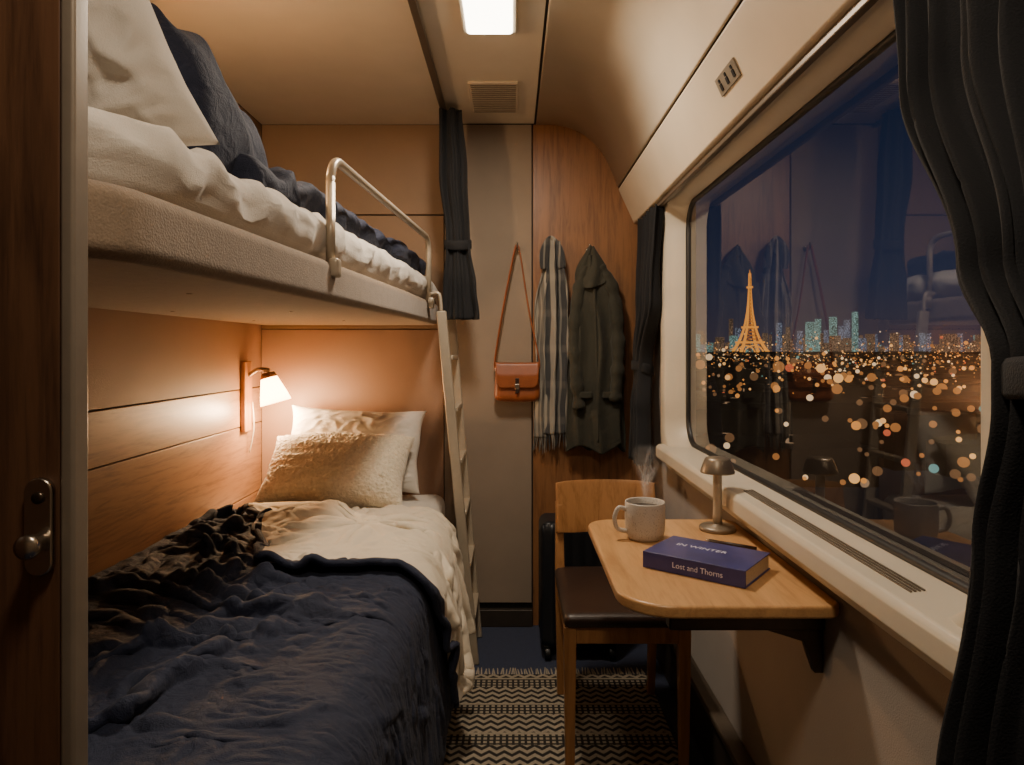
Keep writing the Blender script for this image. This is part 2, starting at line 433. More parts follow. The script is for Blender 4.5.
cl = box('ceiling', XL-.1, XR+.1, YF-.1, YB+.1, ZC+.012, ZC+.1, M['dark'])
parts = [box('panel_bunk', XL, -.285, YF, YB, ZC, ZC+.013, M['ceil'], .002),
         box('panel_center', -.275, .097, YF, YB, ZC+.004, ZC+.016, M['ceil'], .002)]
ctrl = smoothpts([(.105, 0, 2.2), (.20, 0, 2.197), (.30, 0, 2.165), (.385, 0, 2.09), (.435, 0, 2.0), (.464, 0, 1.924)], 8)
prof = [(p.x, p.z) for p in ctrl]
back = [(p[0]+.02, p[1]+.02) for p in reversed(prof)]
parts.append(prism('cove', prof+back, 'y', YF, YB, M['cove']))
for p in parts[-1].data.polygons: p.use_smooth = len(p.vertices) == 4
parts[-1].data.polygons[0].use_smooth = False
parts.append(prism('light_valance', [(.466, 1.916), (.535, 1.765), (.60, 1.765), (.60, 1.93), (.48, 1.93)], 'y', YF, YB, M['cove'], .006))
for p in parts: p.parent = cl
box('trim_2', -.292, -.268, .74, YB-.002, ZC-.018, ZC+.002, M['post'], .004)
def ceiling_light(y0, y1, nm):
    fr = prism('frame', rr(-.150, .014, y0-.015, y1+.015, .02), 'z', ZC-.014, ZC+.003, M['frame'], .003)
    df = prism('diffuser', rr(-.138, .002, y0, y1, .015), 'z', ZC-.02, ZC-.0135, M['panel_light'], .002)
    return group(nm, [fr, df])
ceiling_light(1.86, 2.10, 'ceiling_light')
ceiling_light(.2, .44, 'added_fill_panel')  # extra panel added out of view to brighten the door and near window side
g = [prism('frame', rr(-.165, .025, 2.52, 2.84, .01), 'z', ZC-.006, ZC+.004, M['cove'], .002)]
g.append(boxes('louvres', [(-.155, .015, 2.535+i*.02, 2.541+i*.02, ZC-.009, ZC-.006) for i in range(15)], M['jamb']))
group('ceiling_vent', g)
def on_val(t): return Vector((.466+.069*t, 0, 1.916-.151*t))
n = Vector((-.151, 0, -.069)).normalized(); sd = Vector((0, 1, 0)); up = (on_val(0)-on_val(1)).normalized()
c0 = on_val(.50)+Vector((0, 1.58, 0))+n*.004
def quad(c, hy, hz, off, mat, nm):
    V = [c+n*(off-.003)+sd*a*hy+up*b*hz for a, b in ((-1, -1), (1, -1), (1, 1), (-1, 1))]
    V += [v+n*.003 for v in V]
    return mkobj(nm, V, [(0, 1, 2, 3), (7, 6, 5, 4), (0, 4, 5, 1), (1, 5, 6, 2), (2, 6, 7, 3), (3, 7, 4, 0)], mat)
sg = [quad(c0, .066, .021, .0, M['sign'], 'plate')]
for i, dy in enumerate((-.042, 0, .042)):
    sg.append(quad(c0+sd*dy-up*.005, .006, .008, .002, M['black'], 'icon_%d' % i))
    sg.append(quad(c0+sd*dy+up*.010, .004, .004, .002, M['black'], 'icon_head_%d' % i))
group('info_sign', sg)

# entry door + post
dr = [box('leaf', XL+.002, -.4625, .700, .722, 0.002, ZC-.002, M['woodD'], .003)]
hx, hz = -.481, 1.03
plate = prism('handle_plate', rr(hx-.0145, hx+.0145, hz-.05, hz+.05, .0144, 10), 'y', .692, .700, M['chrome'], .002)
RY = Matrix.Rotation(math.radians(90), 4, 'X')
knob = lathe('knob', [(.0, 0), (.009, 0), (.009, .010), (.0115, .012), (.0125, .018), (.0115, .022), (0.004, .024)], (hx+.002, .693, 1.015), M['chrome'], 28, RY)
hole = lathe('keyhole', [(.006, 0), (.006, .003), (.002, .0035)], (hx+.001, .693, 1.06), M['bronze'], 20, RY)
group('door_1', dr+[plate, knob, hole])
box('trim_3', -.4615, -.4465, .696, .722, 0.001, ZC-.001, M['jamb'], .004)

# ------------------------------------------------------------------ window
def loops(name, L, mat):
    n = len(L[0]); V = [p for l in L for p in l]; F = []
    for j in range(len(L)-1):
        for i in range(n):
            k = (i+1) % n; F.append((j*n+i, j*n+k, (j+1)*n+k, (j+1)*n+i))
    return mkobj(name, V, F, mat, True)
def L(y0, y1, z0, z1, r, x): return [(x, a, b) for a, b in rr(y0, y1, z0, z1, r, 10)]
wf = loops('frame', [L(.775, 2.665, .765, 1.845, .13, .600), L(.777, 2.663, .767, 1.843, .13, .588), L(.785, 2.655, .775, 1.835, .125, .578),
                     L(.80, 2.64, .79, 1.82, .12, .575), L(.835, 2.585, .835, 1.775, .11, .575), L(.845, 2.575, .845, 1.765, .105, .58),
                     L(.865, 2.545, .862, 1.752, .10, .648)], M['frame'])
gk = loops('gasket', [L(.862, 2.548, .858, 1.756, .10, .650), L(.868, 2.54, .864, 1.750, .098, .646), L(.876, 2.532, .872, 1.742, .094, .650), L(.878, 2.530, .874, 1.740, .093, .66)], M['black'])
gp = mkobj('glass', [(.656, .84, .83), (.656, 2.58, .83), (.656, 2.58, 1.78), (.656, .84, 1.78)], [(0, 1, 2, 3)], M['glass'])
group('window_1', [wf, gk, gp])
sill = prism('sill_board', [(.66, .800), (.553, .800), (.547, .806), (.547, .842), (.556, .852), (.652, .862), (.66, .862)], 'y', .70, 2.60, M['frame'], .004)
sl = [sill, boxes('vent_slots', [(.583+i*.0065, .586+i*.0065, 1.0, 1.72, .8545+i*.0007, .8572+i*.0007) for i in range(4)], M['post'])]
group('window_sill', sl)
box('trim_4', .548, .565, .45, 2.97, 1.747, 1.7645, M['post'], .003)

# ------------------------------------------------------------------ curtains
def curtain(name, prof, d, npl, z_top, z_bot, thick=.004, seed=0, band=None):
    d = Vector(d).normalized(); p = Vector((-d.y, d.x, 0))
    def at(t):
        for a, b in zip(prof, prof[1:]):
            if t <= b[0]:
                k = (t-a[0])/(b[0]-a[0]); k = k*k*(3-2*k)
                return [a[i]+(b[i]-a[i])*k for i in range(1, 5)]
        return prof[-1][1:]
    def fn(u, v):
        cx, cy, w, a = at(v); z = z_top+(z_bot-z_top)*v
        uu = (u-.5)*2; ph = npl*math.pi*2*(u+.03*math.sin(9*u+seed))+.6*nz(u*3, v*2, seed)
        off = a*(math.sin(ph)+.35*math.sin(2.3*ph+seed+v*2))+.01*nz(u*6, v*5, seed+3)
        q = Vector((cx, cy, 0))+d*(w*uu+.25*a*math.cos(ph))+p*off
        return Vector((q.x, q.y, z+.004*math.sin(ph)))
    o = surf('cloth', fn, npl*16, 70, M['curt'], thick); parts = [o]
    if band is not None:
        cx, cy, w, a = at(band); z = z_top+(z_bot-z_top)*band
        V, F = [], []; n = 40
        for zz, gro in ((-.02, 0), (-.014, .003), (.014, .003), (.02, 0)):
            for i in range(n):
                an = 2*math.pi*i/n; q = Vector((cx, cy, z+zz+.012*math.sin(an)))+d*math.cos(an)*(w+.008+gro)+p*math.sin(an)*(a*1.3+.008+gro); V.append(q)
        for j in range(3):
            for i in range(n): F.append((j*n+i, j*n+(i+1) % n, (j+1)*n+(i+1) % n, (j+1)*n+i))
        b = mkobj('tieback', V, F, M['curt'], True); s = b.modifiers.new('s', 'SOLIDIFY'); s.thickness = .004
        parts.append(b)
    return group(name, parts)
curtain('window_curtain', [(0, .548, 2.74, .20, .016), (.35, .540, 2.74, .15, .020), (.60, .535, 2.80, .07, .026), (.64, .535, 2.80, .065, .026), (.78, .525, 2.79, .10, .028), (1, .52, 2.78, .14, .03)],
        (0, 1, 0), 7, 1.75, .76, seed=1, band=.62)
curtain('window_curtain.001', [(0, .53, .715, .205, .018), (.2, .525, .70, .19, .02), (.45, .515, .64, .115, .024), (.56, .51, .60, .085, .026), (.60, .51, .60, .085, .026), (.75, .505, .60, .12, .028), (1, .49, .605, .15, .03)],
        (0, 1, 0), 8, 1.75, .755, seed=4, band=.58)
curtain('bunk_curtain', [(0, -.250, 2.78, .04, .045), (.3, -.240, 2.78, .052, .045), (.62, -.22, 2.78, .045, .035), (.66, -.22, 2.78, .045, .035), (.85, -.215, 2.78, .062, .045), (1, -.21, 2.78, .072, .05)],
        (1, 0, 0), 5, 2.18, 1.335, seed=8, band=.64)

# ------------------------------------------------------------------ upper bunk
def ex(y): return -.46+(y-.75)*.072
outl = [(-1.095, .735), (-.66, .735)]
for i in range(9):
    a = math.radians(-90+90*i/8); outl.append((-.60+.145*math.cos(a), .88+.145*math.sin(a)))
outl += [(ex(1.5), 1.5), (ex(2.3), 2.3), (ex(2.985)-.02, 2.985), (-1.095, 2.985)]
bs = prism('base', outl, 'z', 1.318, 1.412, M['bunk'], .022, 5)
def dm(q, p):
    k = (q.x+1.09)/.60; xx = -1.09+k*(ex(q.y)-.025+1.09)
    if q.y < 1.0: xx -= max(0, k)*((1.0-q.y)/.25)**2*.12
    w = .014*ridge(q.x*5+2*nz(q.x*3, q.y*3), q.y*8, 3)+.008*nz(q.x*18, q.y*20, q.z*30)+.010*max(0, ridge(q.x*4+q.y*6, q.y*3, 8))**3
    side = 1 if q.z > 1.43 else .2
    return Vector((xx+side*(.016*ridge(q.y*9, q.z*9+1)+.008*nz(q.y*26, q.z*22, 4))*max(0, k), q.y, q.z+w*side))
mt = rbox('mattress', (-.79, 1.865, 1.455), (.30, 1.11, .052), .045, 100, M['white'], dm)
def dq(q, p):
    k = (q.x+1.08)/.60; xx = -1.08+k*(ex(q.y)-.055+1.08)
    f = .028*ridge(q.x*4+3*nz(q.x*2, q.y*2, 4), q.y*7, 9)+.012*nz(q.x*14, q.y*16, 2)
    s = 1 if p[2] > -.5 else 0
    return Vector((xx+.035*nz(q.y*4, 5.1)*max(0, k)+.012*nz(q.y*22, q.z*20)*k, q.y, q.z+(f-.005)*s))
dv = rbox('duvet', (-.78, 2.12, 1.548), (.30, .80, .034), .033, 90, M['navy'], dq)
def db(q, p):
    k = (1.62-q.y)/.42
    h = .13*max(0, min(1.1, k))**1.2
    top = (q.z-1.50)/.15
    w = .03*ridge(q.x*5+2*nz(q.x*3, q.y*3, q.z*3), q.y*6+q.z*4, 5)+.015*nz(q.x*13, q.y*15, q.z*9)
    return Vector((q.x+.10*k*top*-.3+w*.6, q.y-.08*top+w*.3, q.z+max(0, top)*(h+w)))
db_ = rbox('duvet_bunch', (-.80, 1.40, 1.585), (.27, .19, .085), .08, 60, M['navy'], db)
group('upper_bunk', [bs, mt, dv, db_, boxes('underside_screws', [(-.62, -.612, y, y+.008, 1.3165, 1.3185) for y in (1.3, 1.9, 2.5)]+[(-.95, -.942, y, y+.008, 1.3165, 1.3185) for y in (1.3, 1.9, 2.5)], M['chrome'])])

def pillow(name, c, hw, hh, th, rot, mat, seed=0, wr=.012, N=60, fluff=0):
    R = Euler([math.radians(a) for a in rot]).to_matrix(); V, F = [], []
    def pt(i, j, s):
        u = -1+2*i/N; v = -1+2*j/N
        e = ((1-abs(u)**2.6)*(1-abs(v)**2.6)); t = th*max(e, 0)**.55
        x = hw*u*(1-.07*(1-abs(v)**3)*abs(u)**4+.02*nz(v*2, seed)); y = hh*v*(1-.10*(1-abs(u)**3)*abs(v)**4+.03*nz(u*2, seed+2))
        w = wr*ridge(u*2.2+nz(v*2, u*2, seed)*1.5, v*3, seed)*min(1, e*2)+wr*.6*nz(u*7, v*6, seed+s)*min(1, e*3)
        w += wr*.8*max(0, ridge(u*3.5+v*2, v*5-u*3, seed+5))**2*min(1, e*3)
        if fluff: w += fluff*(nz(x*75, y*75, s*3)+.7*nz(x*150, y*150, s*5)+.5)
        return R @ Vector((x, y, s*(t+w*(.6 if e > 0 else 0)))) + Vector(c)
    idx = {}
    for s in (1, -1):
        for j in range(N+1):
            for i in range(N+1):
                if s < 0 and (i in (0, N) or j in (0, N)): idx[(s, i, j)] = idx[(1, i, j)]; continue
                idx[(s, i, j)] = len(V); V.append(pt(i, j, s) if not (i in (0, N) or j in (0, N)) else pt(i, j, 0))
        for j in range(N):
            for i in range(N): F.append((idx[(s, i, j)], idx[(s, i+1, j)], idx[(s, i+1, j+1)], idx[(s, i, j+1)]))
    return mkobj(name, V, F, mat, True)
pillow('pillow', (-.79, 1.05, 1.675), .26, .22, .09, (112, -16, 0), M['white'], 3, .02, 80)

gy0, gy1, gz = 1.54, 2.68, 1.648
def gp_(y, z): return (ex(y)-.006, y, z)
pts = [gp_(gy0, 1.40), gp_(gy0, 1.59)]
for i in range(7):
    a = math.radians(180-90*i/6); pts.append(gp_(gy0+.06+.06*math.cos(a), gz-.06+.06*math.sin(a)))
for i in range(7):
    a = math.radians(90-90*i/6); pts.append(gp_(gy1-.06+.06*math.cos(a), gz-.06+.06*math.sin(a)))
pts += [gp_(gy1, 1.40)]
rl = tube('rail', pts, .0105, M['rail'], 14)
m1 = rbox('mount_1', (ex(gy0)+.004, gy0, 1.395), (.012, .017, .022), .008, 8, M['rail'])
m2 = rbox('mount_2', (ex(gy1)+.004, gy1, 1.395), (.012, .017, .022), .008, 8, M['rail'])
group('guard_rail', [rl, m1, m2])

la = []
for i, (y, xt, xb) in enumerate(((2.63, -.272, -.145), (2.88, -.258, -.145))):
    la.append(beam('rail_%d' % i, (xt, y, 1.36), (xb, y, .0), .019, .011, .019, .011, M['rail'], .005))
for i in range(6):
    z = 1.18-.2*i; k = (1.36-z)/1.36; x = -.265+k*.12
    la.append(boxes('rung_%d' % i, [(x-.022, x+.022, 2.638, 2.872, z-.009, z+.009)], M['rail'], .004))
la.append(tube('hook_1', [(-.272, 2.63, 1.35), (-.28, 2.63, 1.425), (-.315, 2.63, 1.425)], .007, M['rail'], 10, 4))
group('bunk_ladder', la)

# ------------------------------------------------------------------ lower bed solids
fr_ = box('base', XL+.005, -.31, .76, 2.985, 0.0, .40, M['greige'], .015)
ma = rbox('mattress', ((XL+.01+XE)/2, 1.87, .49), ((XE-XL-.01)/2, 1.11, .10), .05, 50, M['white'],
          lambda q, p: q+Vector((0, 0, .004*nz(q.x*12, q.y*12))))
group('lower_bunk_bed', [fr_, ma, dl, fl, pip])
pillow('pillow.001', (-.655, 2.845, .80), .285, .175, .075, (72, 3, 2), M['white'], 12, .010, 90)
pillow('pillow.002', (-.68, 2.65, .74), .285, .175, .105, (42, 0, -2), M['tan'], 15, .004, 200, .006)

# ------------------------------------------------------------------ wall reading lamps
def reading_lamp(name, y, z, power):
    P = []
    P.append(box('back_plate', XL+.0005, XL+.022, y-.038, y+.038, z-.17, z+.12, M['oakc'], .006))
    P.append(tube('arm', [(XL+.02, y, z+.06), (XL+.06, y, z+.085), (XL+.105, y, z+.082)], .009, M['chrome'], 12, 6))
    Rt = Matrix.Rotation(math.radians(-16), 4, 'Y')
    P.append(lathe('shade_cap', [(.005, .076), (.026, .074), (.033, .058), (.033, .052)], (XL+.118, y, z), M['oakc'], 30, Rt))
    V = [(.032, .055), (.043, .018), (.055, -.022), (.062, -.052), (.0595, -.052), (.053, -.022), (.041, .018), (.029, .054)]
    P.append(lathe('shade', V, (XL+.118, y, z), M['shade'], 40, Rt))
    P.append(tube('cord', [(XL+.028, y+.02, z-.05), (XL+.03, y+.03, z-.16), (XL+.012, y+.03, z-.26)], .0025, M['frame'], 8, 6))
    P.append(lathe('bulb', [(.004, .02), (.012, .01), (.015, -.005), (.011, -.018), (.003, -.023)], (XL+.118, y, z), m_emit('bulb', (1, .66, .36, 1), 20), 20, Rt))
    g = group(name, P)
    ld = bpy.data.lights.new('lamp_glow', 'POINT'); ld.energy = power; ld.color = (1, .64, .34); ld.shadow_soft_size = .035
    lo = bpy.data.objects.new('lamp_glow', ld); lo.location = (XL+.133, y, z-.072); C.objects.link(lo); lo.parent = g
    return g
reading_lamp('wall_reading_lamp', 2.80, 1.045, 20)
reading_lamp('wall_reading_lamp.001', 1.60, 1.97, 20)

def area(name, loc, sx, sy, power, col):
    ld = bpy.data.lights.new(name, 'AREA'); ld.shape = 'RECTANGLE'; ld.size = sx; ld.size_y = sy; ld.energy = power; ld.color = col
    lo = bpy.data.objects.new(name, ld); lo.location = loc; C.objects.link(lo)
area('ceiling_light_glow', (-.068, 1.98, ZC-.024), .13, .23, 17, (1, .84, .66))
area('added_fill_glow', (-.068, .32, ZC-.024), .13, .23, 9, (1, .82, .62))  # added fill light under the extra unseen panel

# ------------------------------------------------------------------ hooks, bag, scarf, coat
def hook(x, z, nm):
    a = lathe('rose', [(.0, 0), (.014, 0), (.014, .005), (.008, .008), (.003, .008)], (x, YB, z), M['chrome'], 20, RY)
    b = tube('peg', [(x, YB-.003, z), (x, YB-.03, z-.006), (x, YB-.042, z+.004), (x, YB-.045, z+.022)], .0045, M['chrome'], 10, 5)
    return group(nm, [a, b])
hook(.022, 1.655, 'coat_hook'); hook(.17, 1.655, 'coat_hook.001'); hook(.335, 1.645, 'coat_hook.002')
bx, by, bz = .022, YB-.045, 1.07
def bagd(q, p):
    k = (q.z-(bz-.08))/.16; return Vector((bx+(q.x-bx)*(1.03-.10*k), by+(q.y-by)*(1-.35*k), q.z-.006*math.cos((q.x-bx)*14)))
bd = rbox('body', (bx, by, bz), (.098, .034, .078), .028, 24, M['leather'], bagd)
def flapf(u, v):
    w = .094*(1-.06*v*v); x = bx+(u-.5)*2*w
    L_ = v*.135
    if L_ < .03: y = by+.01-L_*1.2; z = bz+.080+.004
    else: y = by-.028-.012*min(1, (L_-.03)/.05); z = bz+.082-(L_-.03)
    edge = max(0, abs(u-.5)*2-.75)/.25
    return Vector((x, y, z+edge*edge*.02*v))
fp = surf('flap', flapf, 24, 24, M['leather'], .004)
st = [tube('strap', [(bx-.092, by, bz+.05), (bx-.095, by, bz+.10), (bx-.06, by-.002, bz+.32), (bx-.012, by+.004, bz+.565), (bx, by+.006, bz+.588), (bx+.012, by+.004, bz+.565), (bx+.05, by-.002, bz+.32), (bx+.095, by, bz+.10), (bx+.092, by, bz+.05)], .006, M['leather'], 10, 10, flat=.5)]
cl_ = box('clasp', bx-.01, bx+.01, by-.047, by-.041, bz-.03, bz-.004, M['chrome'], .002)
pk = box('flap_tab', bx-.008, bx+.008, by-.045, by-.039, bz-.045, bz+.02, M['dleather'], .002)
rg = [tube('ring_%d' % i, [(bx+s*.094, by+.012*math.cos(a), bz+.055+.012*math.sin(a)) for a in [k*math.pi/6 for k in range(13)]], .002, M['chrome'], 6) for i, s in enumerate((-1, 1))]
group('leather_satchel', [bd, fp, cl_, pk]+st+rg)

def tail(name, mat, x0, x1, xt, yo, z1, w0, w1, seed, amp):
    def fn(u, v):
        k = min(1, v*3.0); k = k*k*(3-2*k); w = w0+(w1-w0)*k*(1+.12*nz(v*5, seed+1)); cx = xt+(x0-xt)*k+(x1-x0)*v; uu = (u-.5)*2
        y = YB-yo-amp*math.sin(uu*6.5+seed+v*1.5+nz(v*3, seed)*1.5)-.012*nz(u*2, v*4, seed)+.012*uu*uu
        return Vector((cx+w*uu+.012*nz(v*4, seed)+.006*math.sin(uu*6.5+seed+1), y, 1.685-.02*uu*uu*(1-k)+(z1-1.685)*v+.02*(u-.5)*v*math.sin(seed*3)))
    o = surf(name, fn, 50, 80, mat, .006); fr = []
    for i in range(17):
        p = fn((i+.5)/17, 1); fr.append((p, i))
    V, F = [], []
    for p, i in fr:
        b = len(V); dx = random.uniform(-.008, .008)
        ln = random.uniform(.05, .07)
        for zz, rr_ in ((0, .003), (-ln*.5, .002), (-ln, .001)):
            for k in range(5):
                a = k*math.pi*.4; V.append((p.x+dx*(-zz/ln)+rr_*math.cos(a), p.y+rr_*math.sin(a), p.z+zz))
        for j in range(2):
            for k in range(5): F.append((b+j*5+k, b+j*5+(k+1) % 5, b+(j+1)*5+(k+1) % 5, b+(j+1)*5+k))
    f = mkobj(name+'_fringe', V, F, mat, True)
    return [o, f]
sc = tail('tail_1', M['plaid2'], .140, .125, .160, .040, .83, .020, .036, 1, .012)+tail('tail_2', M['plaid'], .205, .190, .182, .065, .85, .026, .052, 3, .016)
sc.append(tube('neck_loop', [(.140, YB-.045, 1.56), (.143, YB-.05, 1.64), (.168, YB-.045, 1.695), (.20, YB-.055, 1.65), (.215, YB-.06, 1.56)], lambda t: .020+.008*math.sin(t*9), M['plaid'], 16, 8, flat=.6))
group('wool_scarf', sc)

CXc = .360
def coat(u, v):
    z = 1.615+(.79-1.615)*v; a = 2*math.pi*u
    P = [(0, .018), (.06, .042), (.14, .072), (.26, .095), (.45, .108), (.7, .112), (1, .122)]
    for p0, p1 in zip(P, P[1:]):
        if v <= p1[0]:
            k = (v-p0[0])/(p1[0]-p0[0]); w = p0[1]+(p1[1]-p0[1])*k; break
    d = .022+.026*min(1, v*2.2)
    ph = a*7+nz(v*2.2, 1.7)*3
    f = 1+.26*math.sin(ph)*min(1, v*2+.2)+.20*nz(math.cos(a)*2.2, math.sin(a)*2.2, v*4)
    cx = CXc-.022*(1-min(1, v*3))+.010*nz(v*3, 7)
    hem = .018*math.sin(a*4+1)+.012*nz(math.cos(a)*2, math.sin(a)*2, 3)
    return Vector((cx+w*math.cos(a)*(1+.05*nz(v*6, a, 3))+.006*math.cos(ph), YB-.062+d*math.sin(a)*f, z-hem*v*v))
co = surf('coat_body', coat, 160, 110, M['olive'], .005)
def slv(sgn, nm, zl):
    P = smoothpts([(CXc-.01+sgn*.030, YB-.066, 1.57), (CXc+sgn*.070, YB-.075, 1.47), (CXc+sgn*.092, YB-.085, 1.28), (CXc+sgn*.088, YB-.10, 1.12), (CXc+sgn*.076, YB-.105, zl)], 10)
    def r(t): return .020+.017*math.sin(min(1, t*2.5)*math.pi/2)-.008*t+.0035*math.sin(t*34+sgn)+.003*math.sin(t*61)
    return tube(nm, P, r, M['olive'], 18, 0, flat=.75)
def hood(u, v):
    a = 2*math.pi*u; z = 1.655-.17*v
    w = .010+.060*math.sin(v*math.pi*.6)**1.2
    return Vector((CXc-.018+w*math.cos(a), YB-.055-.012*v+(.016+.028*v)*math.sin(a)*(1+.25*math.sin(a*5+v*4)), z+.014*math.cos(a*2+.5)*v))
hd = surf('hood', hood, 60, 24, M['olive'], .005)
lp_ = tube('hang_loop', [(CXc-.025, YB-.045, 1.635), (CXc-.026, YB-.044, 1.662), (CXc-.018, YB-.044, 1.662), (CXc-.014, YB-.045, 1.635)], .002, M['olive'], 6, 4)
pkt = [rbox('pocket_flap_%d' % i, (CXc+s*.052, YB-.118, 1.02), (.030, .005, .014), .004, 8, M['olive']) for i, s in enumerate((-1, 1))]
plc = tube('front_placket', [(CXc-.01, YB-.10, 1.50), (CXc-.004, YB-.115, 1.3), (CXc+.004, YB-.118, 1.0), (CXc+.006, YB-.116, .82)], .008, M['olive'], 10, 6, flat=.5)
group('hanging_coat', [co, slv(-1, 'sleeve_1', .96), slv(1, 'sleeve_2', .99), hd, plc, lp_]+pkt)

# ------------------------------------------------------------------ table
TZ = .75
tp = prism('top', rr(.20, .598, 1.225, 1.86, [.03, .07, .10, .03], 8), 'z', TZ-.024, TZ, M['oak'], .006)
ap = box('apron', .30, .597, 1.30, 1.335, TZ-.075, TZ-.0245, M['bronze'], .004)
ap2 = box('apron_2', .30, .597, 1.70, 1.735, TZ-.075, TZ-.0245, M['bronze'], .004)
br = [prism('bracket_%d' % i, [(.48, TZ-.075), (.597, TZ-.075), (.597, TZ-.16), (.580, TZ-.16), (.560, TZ-.10)], 'y', y, y+.02, M['bronze'], .003) for i, y in enumerate((1.308, 1.708))]
group('fold_down_table', [tp, ap, ap2]+br)
mx_, my_ = .325, 1.67
mp = [(.0, 0), (.038, 0), (.043, .004), (.0475, .02), (.049, .05), (.0485, .088), (.0475, .0905), (.045, .089), (.0445, .05), (.042, .012), (.0, .009)]
mg = lathe('body', mp, (mx_, my_, TZ), M['mug'], 48)
cf = lathe('coffee', [(0, .074), (.0445, .074), (.0446, .0755), (0, .076)], (mx_, my_, TZ), M['coffee'], 40)
hd_ = tube('handle', [(mx_-.045, my_-.006, TZ+.072), (mx_-.066, my_-.01, TZ+.076), (mx_-.076, my_-.012, TZ+.052), (mx_-.068, my_-.01, TZ+.026), (mx_-.044, my_-.006, TZ+.019)], .0055, M['mug'], 12, 8)
group('coffee_mug', [mg, cf, hd_])
stp = []
for k in range(3):
    def sf(u, v, k=k):
        a = v*2.4+k*2.1; w = .016+.022*v
        c = Vector((mx_+.008*math.sin(v*6+k*2)+.010*v*(k-.6), my_+.010*math.cos(v*6+k), TZ+.08+.15*v))
        return c+Vector((math.cos(a*.4), math.sin(a*.4)*.5, 0))*(u-.5)*2*w
    stp.append(surf('wisp_%d' % k, sf, 10, 40, M['steam'], 0, uv=True))
group('coffee_steam', stp)
A = Vector((.278, 1.448)); B = Vector((.440, 1.322)); dB = (B-A).normalized(); dW = Vector((-dB.y, dB.x))
Lb, Wb, Hb = .218, .150, .035
def bxy(name, l0, l1, w0, w1, z0, z1, mat, bevel=.001):
    V = []
    for l in (l0, l1):
        for w in (w0, w1):
            for z in (z0, z1): p = A+dB*l+dW*w; V.append((p.x, p.y, z))
    return bev(mkobj(name, V, BF, mat), bevel, 2)
bk = [bxy('back_cover', 0, Lb, 0, Wb, TZ+.0005, TZ+.003, M['cover']), bxy('front_cover', 0, Lb, 0, Wb, TZ+Hb-.0025, TZ+Hb, M['cover']),
      bxy('spine', 0, Lb, -.002, .002, TZ+.0005, TZ+Hb, M['cover']), bxy('pages', .003, Lb-.003, .002, Wb-.003, TZ+.003, TZ+Hb-.0025, M['paper'], 0)]
def text(s, size, mat, Mx, nm):
    cu = bpy.data.curves.new(nm, 'FONT'); cu.body = s; cu.size = size; cu.align_x = 'CENTER'; cu.align_y = 'CENTER'; cu.extrude = .0002
    o = bpy.data.objects.new(nm, cu); C.objects.link(o); bpy.context.view_layer.update()
    me = bpy.data.meshes.new_from_object(o.evaluated_get(bpy.context.evaluated_depsgraph_get())); bpy.data.objects.remove(o)
    me.transform(Mx); me.materials.clear(); me.materials.append(mat); o2 = bpy.data.objects.new(nm, me); C.objects.link(o2); return o2
def frame(origin, X, Y, Z):
    m = Matrix((( X[0], Y[0], Z[0], origin[0]), (X[1], Y[1], Z[1], origin[1]), (X[2], Y[2], Z[2], origin[2]), (0, 0, 0, 1))); return m
d3 = Vector((dB.x, dB.y, 0)); w3 = Vector((dW.x, dW.y, 0)); z3 = Vector((0, 0, 1))
pc = A+dB*Lb*.55-dW*.0023
bk.append(text('Lost and Thorns', .016, M['ink'], frame((pc.x, pc.y, TZ+Hb/2), d3, z3, -w3), 'spine_title'))
pc = A+dB*Lb*.42+dW*Wb*.60
bk.append(text('IN WINTER', .022, M['ink'], frame((pc.x, pc.y, TZ+Hb+.0002), d3, w3, z3), 'cover_title'))
group('paperback_book', bk)
pp = tube('barrel', [(.470, 1.63, TZ+.0048), (.560, 1.565, TZ+.0048)], .0045, M['dleather'], 12)
pn = tube('tip', [(.470, 1.63, TZ+.0048), (.463, 1.6352, TZ+.0048)], .0042, M['chrome'], 12, rad2=.001)
group('pen', [pp, pn])
lx, ly = .525, 1.745
lp = [lathe('base', [(0, 0), (.044, 0), (.046, .003), (.046, .008), (.042, .012), (.014, .015), (.011, .02)], (lx, ly, TZ), M['lampm'], 40),
      lathe('stem', [(.0125, .018), (.0115, .04), (.011, .14), (.0125, .150), (.004, .156)], (lx, ly, TZ), M['rail'], 30),
      lathe('shade', [(.0405, .147), (.0425, .147), (.0425, .151), (.037, .168), (.032, .181), (.029, .185), (.003, .187)], (lx, ly, TZ), M['lampm'], 40),
      lathe('diffuser', [(.003, .1485), (.040, .1485), (.040, .1505), (.003, .1505)], (lx, ly, TZ), M['frame'], 30)]
group('table_lamp', lp)

# ------------------------------------------------------------------ chair
ch = []
cx0, cx1, cy0, cy1 = .165, .49, 1.95, 2.36
GR = .0105
ch.append(beam('front_leg_1', (cx0, cy0, GR), (cx0, cy0, .425), .013, .013, .018, .018, M['oakc']))
ch.append(beam('front_leg_2', (cx1, cy0, GR), (cx1, cy0, .425), .013, .013, .018, .018, M['oakc']))
ch.append(beam('back_leg_1', (cx0+.005, cy1+.03, GR), (cx0, cy1, .44), .012, .014, .016, .018, M['oakc']))
ch.append(beam('back_leg_2', (cx1-.005, cy1+.03, GR), (cx1, cy1, .44), .012, .014, .016, .018, M['oakc']))
ch.append(beam('back_post_1', (cx0, cy1, .44), (cx0, cy1+.035, .68), .016, .018, .013, .012, M['oakc']))
ch.append(beam('back_post_2', (cx1, cy1, .44), (cx1, cy1+.035, .68), .016, .018, .013, .012, M['oakc']))
